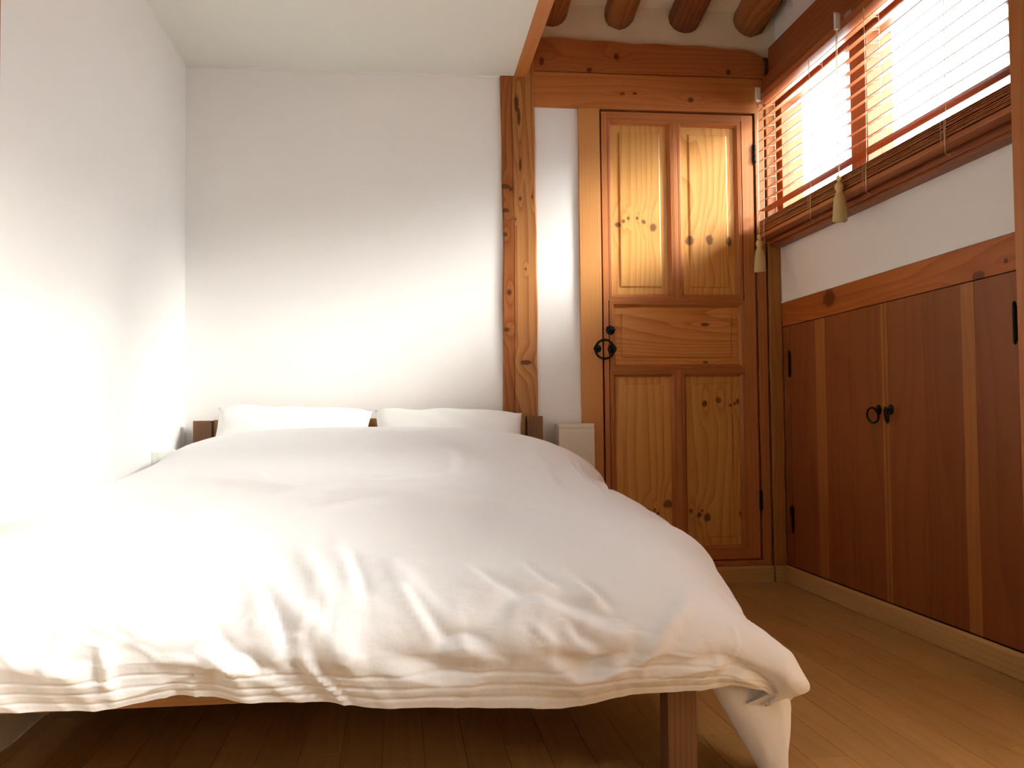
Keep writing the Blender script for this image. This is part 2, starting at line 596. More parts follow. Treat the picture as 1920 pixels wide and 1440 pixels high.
F.append([n * 9 + k for k in range(9)])
F.append(list(range(9))[::-1])
pg.add(V, F)
po = pg.build('wooden_post', 'post')
tag(po, 'old knotty orange brown post standing between headboard wall and door', 'post')

# upper beam with a wavy top and rounded right end
out = [(PX1 - .01, 2.260), (1.640, 2.260)]
top = []
for i in range(31):
    t = i / 30
    xx = 1.640 - t * (1.640 - (PX1 - .01))
    zz = 2.386 + 0.022 * t + 0.003 * math.sin(xx * 11) + 0.002 * math.sin(xx * 29)
    if xx > 1.53:
        zz -= 0.034 * ((xx - 1.53) / 0.11) ** 2.2
    top.append((xx, zz))
out += top
o = Geo().prism(out, 'Y', YB - .004, YB + .05).build('lintel_beam', 'beam_top')
tag(o, 'upper lintel beam with wavy top edge below the rafters', 'beam')
o = box('lintel_beam', PX1 - .01, 1.640, YB, YB + .05, 2.100, 2.2575, 'beam_low', bev=0.002)
tag(o, 'lower lintel beam resting right above the panelled door', 'beam')
o = box('shadow_strip', PX1, 1.640, YB + .004, YB + .04, 2.257, 2.2605, 'gap', bev=0)
tag(o, kind='structure', label='dark joint between the two lintel beams')
o.name = 'trim_3'

# left post at the near edge of the picture
o = box('wooden_post', XL - .01, XL + .014, 1.96, 2.160, 0.0, ZL, 'post_light', bev=0.003)
tag(o, 'pale wooden post set in left wall, at the picture edge', 'post')

# rafters
raf = [(0.672, 'log rafter closest to the loft trim', 'rafter', .068), (0.972, 'cracked log rafter, second from the loft trim', 'rafter', .070),
       (1.278, 'darkest brown log rafter, third from the loft trim', 'rafter_dark', .072), (1.590, 'split log rafter nearest to the window wall', 'rafter', .076)]
slope = (3.30 - 2.545) / (YB + .1 - 1.0)
for ri, (rx, lab, mt, rr) in enumerate(raf):
    rg = Geo()
    V, F = [], []
    N, S = 20, 16
    rnd = random.Random(ri + 3)
    ph = rnd.random() * 6
    for i in range(N + 1):
        y = YB + 0.05 - i * (YB + .05 - 1.0) / N
        zc = 2.532 + (YB - y) * slope
        r_ = rr * (1.0 + 0.10 * (YB - y)) + .002 * math.sin(y * 7 + ph)
        xc = rx + .006 * math.sin(y * 3 + ph) + .012 * (YB - y) * (0.3 if ri else -.2)
        for k in range(S):
            w = 2 * math.pi * k / S
            rk = r_ * (1 + .03 * math.sin(3 * w + ph))
            if ri in (1, 3) and k == 12 + (1 if ri == 3 else -1):
                rk *= 0.93                     # drying crack along the underside
            V.append((xc + rk * math.cos(w), y, zc + rk * math.sin(w)))
    for i in range(N):
        for k in range(S):
            F.append([i * S + k, i * S + (k + 1) % S, (i + 1) * S + (k + 1) % S, (i + 1) * S + k])
    F.append(list(range(S)))
    F.append([N * S + k for k in range(S)][::-1])
    rg.add(V, F)
    o = rg.build('log_rafter', mt, smooth=True)
    tag(o, lab, 'rafter', 'round log rafters over the door')

# ------------------------------------------------------------------ door
DX0, DX1, DZ0, DZ1 = 0.888, 1.584, 0.104, 2.090
YD = YB + 0.006       # face of stiles
door = empty('door_1', ((DX0 + DX1) / 2, YB + .03, DZ0))
tag(door, 'knotty pine panelled door with iron ring and five panels', kind='structure')
MW = 0.027
OPEN = {'panel_ul': (.937, 1.189, 1.279, 2.035), 'panel_ur': (1.256, 1.500, 1.279, 2.035), 'panel_mid': (.942, 1.504, .968, 1.223),
        'panel_ll': (.940, 1.189, .166, .913), 'panel_lr': (1.258, 1.504, .166, .913)}
# stiles and rails
def vframe(x0, x1, z0, z1):
    box('stile', x0, x1, YD, YD + .032, z0, z1, 'frame_v', door, bev=0.001)
def hframe(x0, x1, z0, z1):
    box('rail', x0, x1, YD, YD + .032, z0, z1, 'frame_h', door, bev=0.001)
vframe(DX0, .937 - MW, DZ0, DZ1)
vframe(1.504 + MW, DX1, DZ0, DZ1)
vframe(1.189 + MW, 1.256 - MW, 1.252, 2.062)
vframe(1.189 + MW, 1.258 - MW, .139, .940)
hframe(.937 - MW, 1.504 + MW, 2.062, DZ1)
hframe(.937 - MW, 1.504 + MW, DZ0, .139)
hframe(.937 - MW, 1.504 + MW, 1.2495, 1.2525)
hframe(.937 - MW, 1.504 + MW, .9395, .9415)
PROF = [(0.0, .020), (0.0, 0.0), (.0035, 0.0), (.0050, .0022), (.0065, 0.0), (.0095, 0.0), (.011, .0018), (.0125, .0005), (.016, .001), (MW, .016), (MW, .026)]
for nm, (a, b, c, d) in OPEN.items():
    # four mitred mouldings
    A, B, C, D = a - MW, b + MW, c - MW, d + MW
    def ring(dd, e):
        return [(A + dd, YD + e, C + dd), (B - dd, YD + e, C + dd), (B - dd, YD + e, D - dd), (A + dd, YD + e, D - dd)]
    R_ = [ring(*p) for p in PROF]
    for s in range(4):
        V, F = [], []
        for r_ in R_:
            V += [r_[s], r_[(s + 1) % 4]]
        for i in range(len(PROF) - 1):
            F.append([2 * i, 2 * i + 1, 2 * i + 3, 2 * i + 2])
        mesh_obj('moulding', V, F, 'frame_h' if s in (0, 2) else 'frame_v', door)
    # raised panel
    yf = YD + .0165
    i1 = .034 if nm != 'panel_mid' else .030
    loops = [(-.002, .004), (i1 - .0025, .004), (i1, .0), (i1 + .004, -.0015)]
    V, F = [], []
    for (ins, e) in loops:
        V += [(a + ins, yf + e, c + ins), (b - ins, yf + e, c + ins), (b - ins, yf + e, d - ins), (a + ins, yf + e, d - ins)]
    for i in range(len(loops) - 1):
        for k in range(4):
            F.append([4 * i + k, 4 * i + (k + 1) % 4, 4 * i + 4 + (k + 1) % 4, 4 * i + 4 + k])
    F.append([4 * (len(loops) - 1) + k for k in range(4)])
    mesh_obj('panel', V, F, nm, door)
box('backing', DX0 + .003, DX1 - .003, YD + .028, YD + .034, DZ0 + .003, DZ1 - .003, 'frame_v', door, bev=0)

# casing round the door
cas = empty('trim_4', (1.2, YB, 0))
tag(cas, 'pine casing boards around the door', kind='structure')
box('casing_board', .784, .879, YB - .004, YB + .05, .0, 2.099, 'casing', cas)
box('casing_board', 1.592, 1.632, YB - .002, YB + .05, .09, 2.099, 'casing_red', cas)
box('gap_lining', .879, .888, YB + .030, YB + .05, .09, 2.099, 'gap', cas, bev=0)
box('gap_lining', 1.584, 1.592, YB + .026, YB + .05, .09, 2.099, 'gap', cas, bev=0)
box('threshold', .879, 1.632, YB - .001, YB + .05, .076, .098, 'casing_red', cas)
o = box('corner_post', 1.640, 1.698, YB - .012, YB + .05, 0.0, 2.158, 'post_light', bev=0.004)
o.name = 'wooden_post'
tag(o, 'narrow pale corner post between door casing and cabinet', 'post')

# iron fittings of the door
hw = empty('ring_pull', (DX0, YD, 1.0))
hw.parent = door
hw.location = Vector((.912, YD, 1.034)) - world_loc(door)
V, F = rosette((.917, YD, 1.118), 'Y', .021, .006)
o = mesh_obj('lock_rosette', V, F, 'iron', door, True)
V, F = rosette((.924, YD, 1.036), 'Y', .021, .006)
o = mesh_obj('rosette', V, F, 'iron', hw, True)
V, F = rosette((.856, YB - .004, 1.036), 'Y', .018, .006)
mesh_obj('latch_rosette', V, F, 'iron', door, True)
ringpts = [(.887 + .041 * math.cos(w), YD - .018 - .004 * math.cos(w), 1.033 + .041 * math.sin(w)) for w in [2 * math.pi * k / 40 for k in range(40)]]
Geo().tube(ringpts, .0048, 8, closed=True).build('ring', 'iron', hw, True)
Geo().tube([(.924, YD - .006, 1.036), (.926, YD - .022, 1.036)], .005, 8).build('ring_post', 'iron', hw, True)
for zc in (1.913, .361):
    hg = Geo()
    hg.lathe((1.588, YD - .006, zc - .042), [(.001, -.008), (.005, -.004), (.003, 0), (.0075, .002), (.0075, .026), (.0065, .027), (.0065, .029), (.0075, .030),
                                             (.0075, .055), (.0065, .056), (.0065, .058), (.0075, .059), (.0075, .082), (.003, .084), (.005, .088), (.001, .092)], 'Z', 12)
    hg.build('hinge', 'iron', door, True)

# baseboards -------------------------------------------------------
def baseprof(name, pts, axis, a0, a1, mat, label):
    o_ = Geo().prism(pts, axis, a0, a1).build(name, mat)
    tag(o_, label, kind='structure')
    return o_
PB = [(0, 0.002), (0, .074), (-.006, .074), (-.012, .066), (-.013, .060), (-.014, .002)]
baseprof('baseboard_back', [(YB + p[0] - .002, p[1]) for p in PB], 'X', .60, 1.636, 'base_x', 'pale wooden baseboard under the door')
baseprof('baseboard_corner', [(YB + p[0] - .014, p[1] - .001) for p in PB], 'X', 1.640, 1.690, 'base_x', 'short piece of pale baseboard at the foot of the corner post')
baseprof('baseboard_right', [(XR + p[0] - .002, p[1]) for p in PB], 'Y', 2.25, YB - .012, 'base', 'pale wooden baseboard below the cabinet doors')

# ------------------------------------------------------------------ wall cabinet on the right
cab = empty('wall_cabinet', (XR, 3.15, .075))
tag(cab, 'low reddish brown built-in cabinet with two plank doors below window', 'cabinet')
XC = XR - 0.002
box('top_board', XC - .002, XC + .03, 2.25, YB - .014, 1.132, 1.237, 'cab_top', cab)
box('filler_board', XC, XC + .03, 3.916, YB - .014, .076, 1.130, 'cab_a', cab)
def leaf(y0, y1, cuts):
    """cuts: (y, is_pale) from the far edge towards the camera"""
    d = empty('cabinet_door', (XC, (y0 + y1) / 2, .078))
    d.parent = cab
    d.location = Vector((XC, (y0 + y1) / 2, .078)) - Vector(cab.location)
    e = [c for c in cuts] + [(y1, None)]
    for i in range(len(e) - 1):
        a, b = e[i + 1][0], e[i][0]
        box('board', XC + (0 if not e[i][1] else -.0006), XC + .028, a + .00025, b - .00025, .078, 1.129, 'cab_b' if e[i][1] else 'cab_a', d, bev=0.0007)
    return d
dl = leaf(3.912, 3.112, [(3.912, 0), (3.660, 1), (3.572, 0), (3.36, 0), (3.133, 1)])
dr = leaf(3.109, 2.392, [(3.109, 1), (3.088, 0), (2.86, 0), (2.652, 1), (2.586, 0)])
tag(dl, 'far cabinet door with dark iron ring')
tag(dr, 'near cabinet door with dark iron ring')
box('filler_board', XC, XC + .03, 2.25, 2.389, .076, 1.130, 'cab_b', cab)
for d, yy, tilt in ((dl, 3.158, 1), (dr, 3.075, -1)):
    rp = empty('ring_pull', (0, 0, 0))
    rp.parent = d
    rp.location = Vector((XC, yy, .75)) - world_loc(d)
    g = Geo()
    g.add(*rosette((XC, yy, .752), 'X', .019, .007))
    g.tube([(XC - .004, yy, .752), (XC - .018, yy, .752)], .005, 8)
    n_ = 32
    ang = .35 * tilt
    pts = []
    for k in range(n_):
        w = 2 * math.pi * k / n_
        ly, lz = .026 * math.cos(w), .027 * math.sin(w)
        pts.append((XC - .017 - ly * math.sin(ang) * 0.9 - (0.004 + lz * .12), yy + .006 * tilt + ly * math.cos(ang), .733 + lz))
    g.tube(pts, .0038, 8, closed=True)
    d_o = g.build('ring_pull_mesh', 'iron', d, True)
    d_o.name = 'ring'
    bpy.data.objects.remove(rp)
def strap_hinge(d, y, z, s, big=0):
    g = Geo()
    g.lathe((XC - .006, y, z - .055), [(.001, -.006), (.004, -.002), (.0055, .002), (.0055, .108), (.004, .112), (.001, .116)], 'Z', 10)
    if big:
        g.add(*rosette((XC - .001, y + s * .016, z + .012 + .02 * big), 'X', .026, .003))
        g.box(XC - .004, XC, y - .004, y + .022 * max(s, .2), z - .02, z + .05, .001)
    else:
        g.box(XC - .004, XC, y - .006, y + .010, z - .05, z + .048, .001)
    g.build('hinge', 'iron', d, False)
strap_hinge(dl, 3.910, .962, 1, 0)
strap_hinge(dl, 3.908, .285, 1, 1)
strap_hinge(dr, 2.396, .985, 1, 0)
# white bead where plaster meets the cabinet
o = Geo().box(XR - .006, XR + .004, 2.25, YB - .014, 1.2375, 1.247, .001).box(XR - .004, XR + .004, YB - .020, YB - .013, 1.245, 1.49, .001).build('trim_5', 'plaster')
tag(o, 'thin white bead between plaster and cabinet top board', kind='structure')

# near pillar on the right
o = box('wooden_pillar', 1.575, XR, 2.05, 2.222, 0.0, 2.40, 'casing_red', bev=0.006)
o.name = 'wooden_post'
tag(o, 'orange brown post at the right picture edge beside the blind', 'post')

# ------------------------------------------------------------------ windows
def window(name, y0, y1, z0, z1, label, mull=None, xf=1.694, sill=True):
    w = empty(name, (XR + .05, (y0 + y1) / 2, z0))
    tag(w, label, kind='structure')
    t = .036
    box('frame_rail', xf, XR + .09, y0, y1, z0, z0 + t, 'window_wood', w)
    box('frame_rail', xf, XR + .09, y0, y1, z1 - t, z1, 'window_wood', w)
    box('frame_stile', xf, XR + .09, y0, y0 + t, z0 + t, z1 - t, 'window_wood_v', w)
    box('frame_stile', xf, XR + .09, y1 - t, y1, z0 + t, z1 - t, 'window_wood_v', w)
    spans = [(y0 + t, y1 - t)]
    if mull:
        box('mullion', xf - .004, XR + .09, mull[0], mull[1], z0 + t, z1 - t, 'window_wood_v', w)
        spans = [(y0 + t, mull[0]), (mull[1], y1 - t)]
    for (a, b) in spans:
        box('pane', XR + .058, XR + .062, a - .004, b + .004, z0 + t - .004, z1 - t + .004, 'glass', w, bev=0)
    return w
w1 = window('window_1', W1[0] - .02, W1[1] + .02, WZ0, WZ1 + .01, 'high window with two panes behind the wooden blind', (3.175, 3.300))
box('window_sill', 1.652, XR + .06, 2.25, YB - .014, 1.488, 1.606, 'window_wood', w1, bev=0.003)
box('sill_lip', 1.640, 1.668, 2.25, YB - .014, 1.500, 1.516, 'window_wood', w1, bev=0.002)
box('head_board', 1.634, XR + .06, 2.25, YB + .03, 2.158, 2.262, 'window_wood', w1, bev=0.003)
hd = Geo()
pts = [(1.662, 2.262), (XR + .03, 2.262), (XR + .03, 2.418), (1.690, 2.418), (1.668, 2.404)]
hd.prism(pts, 'Y', 2.25, YB + .03)
hd.build('head_beam', 'window_wood', w1)
w2 = window('window_2', W2[0], W2[1], WZ0, WZ1, 'high window in the next bay towards the camera')
w3 = window('window_3', D2[0], D2[1], 1.20, WZ1, 'tall window beside the camera')

bl = empty('venetian_blind', (1.62, 3.12, 1.52))
tag(bl, 'brown wooden venetian blind with cream cords and tassels over the window', 'blind')
BY0, BY1 = 2.232, 3.965
BXC = 1.612
box('headrail', BXC - .024, BXC + .022, BY0, BY1, 2.128, 2.157, 'slat', bl, bev=0.002)
def slat_geo(z, tilt, y0=BY0, y1=BY1, w=.048, t=.0028):
    V, F = [], []
    m = 6
    for yy in (y0, y1):
        for s in (1, -1):
            for i in range(m + 1):
                u = (i / m - .5) * w
                crown = .0022 * (1 - (2 * i / m - 1) ** 2)
                xx = u * math.cos(tilt)
                zz = u * math.sin(tilt) + crown + s * t / 2
                V.append((BXC + xx, yy, z + zz))
    k = m + 1
    for i in range(m):
        F.append([i, i + 1, 2 * k + i + 1, 2 * k + i])
        F.append([k + i + 1, k + i, 3 * k + i, 3 * k + i + 1])
    F.append([0, 2 * k, 3 * k, k])
    F.append([m, k + m, 3 * k + m, 2 * k + m])
    F.append(list(range(0, k)) + list(range(2 * k - 1, k - 1, -1)))
    F.append((list(range(2 * k, 3 * k)) + list(range(4 * k - 1, 3 * k - 1, -1)))[::-1])
    return V, F
V, F = slat_geo(2.100, math.radians(24))
s0 = mesh_obj('slat', V, F, 'slat', bl)
for i in range(1, 10):
    dup(s0, (0, 0.002 * math.sin(i * 2.1), -.0452 * i))
V, F = slat_geo(1.646, math.radians(2))
mesh_obj('slat', V, F, 'slat', bl)
for (w_, ya, yb, za, tl) in ((w2, W2[0], W2[1], 1.62, 50), (w3, D2[0], D2[1], 1.23, 30)):  # unseen blind slats, added and tilted to hold back sky and sun
    V, F = slat_geo(2.115, math.radians(tl), ya, yb)
    sl = mesh_obj('unseen_blind_slat', V, F, 'slat', w_)
    for i in range(1, int((2.115 - za) / .0452)):
        dup(sl, (0, 0, -.0452 * i))
rz = random.Random(5)
V, F = slat_geo(1.597, 0.0)
s1 = mesh_obj('slat', V, F, 'slat', bl)
for i in range(1, 10):
    dup(s1, (rz.uniform(-.0025, .0025), rz.uniform(-.002, .002), -.0058 * i))
box('bottom_rail', BXC - .025, BXC + .025, BY0, BY1, 1.522, 1.540, 'slat', bl, bev=0.003)
for yy in (3.885, 3.42, 2.985, 2.52):
    g = Geo()
    xi, xo = BXC - .027, BXC + .027
    g.tube([(xi, yy, 2.13), (xi, yy, 1.80), (xi - .002, yy, 1.62), (xi - .006, yy + .001, 1.53), (xi - .004, yy + .004, 1.492), (xi + .012, yy + .006, 1.488)], .0011, 6)
    g.tube([(xo, yy, 2.13), (xo, yy, 1.60)], .0011, 6)
    for i in range(0, 11):
        z = 2.100 - .0452 * i
        g.tube([(xi, yy, z - .008), (xo, yy, z + .003)], .0007, 5)
    for i in range(2):
        g.tube([(xi - .003, yy + .010 + .016 * i, 1.598), (xi - .003, yy + .010 + .016 * i, 1.520)], .0009, 5)
    g.build('ladder_cord', 'cord', bl, True)
def lift_cord(y, xc, ztop, ztas, two, lab):
    g = Geo()
    for s in (-1, 1):
        g.tube([(xc + .006, y + s * .004, ztop), (xc, y + s * .005, ztop - .2), (xc, y + s * .003, ztas + .02), (xc, y, ztas)], .0013, 6)
    lc = g.build('lift_cord', 'cord', bl, True)
    n_ = 32
    prof = [(a_ * 1.3, b_) for a_, b_ in [(.003, .0), (.006, -.004), (.008, -.012), (.006, -.020), (.004, -.024), (.009, -.030), (.0125, -.038), (.0125, -.048), (.009, -.056),
            (.0085, -.064), (.0105, -.068), (.0105, -.074)]]
    t = Geo()
    t.lathe((xc, y, ztas), prof, 'Z', 20)
    V, F = [], []
    rows = [(.0145, -.070), (.0185, -.085), (.0215, -.110), (.0230, -.140), (.0245, -.166)]
    for (r_, h) in rows:
        for k in range(n_ * 2):
            w = math.pi * k / n_
            rr = r_ * (1 + (.07 if k % 2 else -.05))
            dz = .003 * math.sin(k * 2.7) if h < -.16 else 0
            V.append((xc + rr * math.cos(w), y + rr * math.sin(w), ztas + h + dz))
    m = n_ * 2
    for i in range(len(rows) - 1):
        for k in range(m):
            F.append([i * m + k, i * m + (k + 1) % m, (i + 1) * m + (k + 1) % m, (i + 1) * m + k])
    F.append([(len(rows) - 1) * m + k for k in range(m)])
    t.add(V, F)
    t.build('tassel', 'tassel', lc, True)
    c = Geo()
    c.box(xc - .004, xc + .016, y - .007, y - .001, ztop - .055, ztop + .002, .002)
    c.box(xc - .004, xc + .016, y + .001, y + .007, ztop - .055, ztop + .010, .002)
    c.build('cord_lock', 'plastic', lc)
lift_cord(3.165, 1.572, 2.185, 1.598, 1, '')
lift_cord(3.920, 1.572, 2.180, 1.535, 1, '')
Geo().box(1.590, 1.606, 3.085, 3.135, 2.150, 2.172, .002).box(1.588, 1.640, 3.110, 3.116, 2.135, 2.175, .001).build('bracket', 'steel', bl)

# ------------------------------------------------------------------ bed
BX0, BX1, BF, BB = -0.835, 0.598, 1.855, 3.985
bed = empty('bed_frame', ((BX0 + BX1) / 2, (BF + BB) / 2, 0))
tag(bed, 'brown wooden bed frame with square posts under the white bedding', 'bed')
box('leg', BX1 - .066, BX1 - .006, BF, BF + .06, 0, .30, 'bed_v', bed, .002)
box('leg', BX0 + .006, BX0 + .066, BF, BF + .06, 0, .30, 'bed_v', bed, .002)
box('headboard_post', BX1 - .066, BX1, BB - .075, BB - .012, 0, .744, 'bed_v', bed, .002)
box('headboard_post', BX0, BX0 + .074, BB - .075, BB - .012, 0, .738, 'bed_v', bed, .002)
box('headboard', BX0 + .078, BX1 - .070, BB - .055, BB - .025, .34, .741, 'bed_h', bed, .002)
box('foot_rail', BX0 + .066, BX1 - .066, BF + .006, BF + .030, .192, .30, 'bed_h', bed, .002)
box('side_rail', BX1 - .04, BX1 - .014, BF + .06, BB - .075, .192, .30, 'bed_y', bed, .002)
box('side_rail', BX0 + .014, BX0 + .04, BF + .06, BB - .075, .192, .30, 'bed_y', bed, .002)
for i in range(11):
    yy = BF + .12 + i * .178
    box('bed_slat', BX0 + .04, BX1 - .04, yy, yy + .07, .225, .243, 'bed_h', bed, 0)
mt = Geo().box(BX0 + .035, BX1 - .035, BF + .10, BB - .085, .244, .400, .03).build('mattress', 'sheet', smooth=True)
tag(mt, 'white sheeted mattress under the duvet', 'mattress')

# ---- duvet
def sstep(a, b, x):
    t = np.clip((x - a) / (b - a), 0, 1)
    return t * t * (3 - 2 * t)

def vnoise(x, y, seed):
    xi, yi = np.floor(x).astype(int), np.floor(y).astype(int)
    fx, fy = x - xi, y - yi
    fx, fy = fx * fx * (3 - 2 * fx), fy * fy * (3 - 2 * fy)
    def h(a, b):
        v = np.sin(a * 127.1 + b * 311.7 + seed * 74.7) * 43758.5453
        return v - np.floor(v)
    return (h(xi, yi) * (1 - fx) + h(xi + 1, yi) * fx) * (1 - fy) + (h(xi, yi + 1) * (1 - fx) + h(xi + 1, yi + 1) * fx) * fy * 1.0

NU, NV = 330, 340
XM, YM, YE = -0.05, 2.30, 3.60

def sinterp(y, xs, ys, h=.16):
    y = np.asarray(y, float)
    return sum(np.interp(y + h * k / 6.0, xs, ys) * wt for k, wt in zip(range(-6, 7), np.hanning(15)[1:-1] / np.hanning(15)[1:-1].sum()))

def ztop(y):
    return sinterp(y, [1.5, 2.0, 2.3, 2.6, 2.9, 3.15, 3.35, 3.6, 3.8], [.480, .530, .560, .592, .628, .668, .700, .708, .704])

def duvet_base(u, v):
    """u: -1..1 across (beyond = hanging), v: <0 front roll, 0..1 along, >1 back roll"""
    q = np.clip(-v, 0, None)
    p = np.abs(u)
    m = 7.0
    r = (p ** m + q ** m) ** (1 / m) + 1e-9
    rc = np.minimum(r, 1.0)
    g = np.sin(rc * math.pi / 2)
    ov = np.clip(r - 1, 0, None)
    du, dv = u / r, -q / r
    y_main = YM + np.clip(v, 0, 1) * (YE - YM)
    rightside = u > 0
    xr_reach = sinterp(y_main, [2.3, 2.7, 2.95, 3.1, 3.3, 3.6], [.838, .815, .765, .748, .785, .795], .08)
    xl_reach = .825 - .062 * sstep(2.98, 3.20, y_main)
    reach = np.where(rightside, xr_reach, xl_reach)
    # where only the lateral roll is active g follows |u|; in front the lateral spacing stays linear
    gl = np.sin(np.minimum(p, 1) * math.pi / 2)
    wq = q ** 4 / (p ** 4 + q ** 4 + 1e-9)
    # lateral position
    latr = np.where(r > 1, 1.0, 1.0) * gl
    corner = np.where((p > 0), (np.minimum(p, 1.0) / np.maximum((np.minimum(p, 1) ** m + np.minimum(q, 1) ** m) ** (1 / m), 1e-6)), 1)
    rr_ = (np.minimum(p, 1) ** m + np.minimum(q, 1) ** m) ** (1 / m)
    shrink = np.where(rr_ > 1, 1 / np.maximum(rr_, 1e-6), 1.0)
    x = XM + np.sign(u) * reach * gl * shrink
    gq = np.sin(np.minimum(q, 1) * math.pi / 2)
    y = y_main - .545 * gq * shrink
    # height
    zt = ztop(np.where(q > 0, YM - .545 * gq, y_main))
    z0R = sinterp(y_main, [2.3, 2.6, 3.0, 3.4, 3.6], [.335, .375, .42, .42, .42])
    z0L = sinterp(y_main, [2.2, 2.7, 3.05, 3.3, 3.6], [.500, .520, .528, .560, .570])
    z0F = .300
    zs = np.where(rightside, z0R, z0L)
    ne = np.where(rightside, 2.2 + .6 * sstep(3.0, 3.3, y_main), 2.2 + 1.0 * sstep(3.0, 3.3, y_main))
    hl = np.clip(1 - gl ** ne, 0, 1) ** (1 / ne)
    hq = np.clip(1 - gq ** 2.1, 0, 1) ** (1 / 2.1)
    dropL = (zt - zs) * (1 - hl)
    dropQ = (zt - z0F) * (1 - hq)
    kk = 1.7
    drop = (dropL ** kk + dropQ ** kk) ** (1 / kk)
    c = sstep(.45, 1.0, p) * sstep(.45, 1.0, q) * rightside
    extra = sinterp(gq, [0, .25, .5, .75, 1], [0, .070, .150, .195, .060], .10) * sstep(.35, 1.0, p) ** 1.5 * rightside
    z = zt - drop - extra
    # hanging parts
    ovq = np.clip(q - 1, 0, None)
    ovp = np.clip(p - 1, 0, None)
    hang_f = np.interp(x, [-.9, -.55, -.42, -.1, .3, .45, .60, .72, .80], [.088, .088, .070, .088, .112, .094, .066, .035, .010])
    z = z - ovq / .25 * hang_f - ovp / .25 * np.where(rightside, .17, .14) * (1 - sstep(0, .45, q) * rightside)
    y = y + ovq * .10
    x = x - np.sign(u) * ovp * .10
    # back roll
    bk = np.clip(v - 1, 0, .25) / .25
    y = y + .07 * np.sin(bk * math.pi / 2)
    z = z - .17 * (1 - np.cos(bk * math.pi / 2))
    return np.stack([x, y, z], -1)

uu = np.concatenate([np.linspace(-1.25, -1, 14)[:-1], np.linspace(-1, 1, NU - 28), np.linspace(1, 1.25, 16)[1:]])
vv = np.concatenate([np.linspace(-1.25, -1, 46)[:-1], np.linspace(-1, 0, 130)[:-1], np.linspace(0, 1, 150), np.linspace(1, 1.25, 12)[1:]])
U, Vv = np.meshgrid(uu, vv)
P = duvet_base(U, Vv)
#WRINKLES

def grid_normals(P):
    a = np.gradient(P, axis=1)
    b = np.gradient(P, axis=0)
    n_ = np.cross(a, b)
    n_ /= np.linalg.norm(n_, axis=-1, keepdims=True) + 1e-12
    return n_

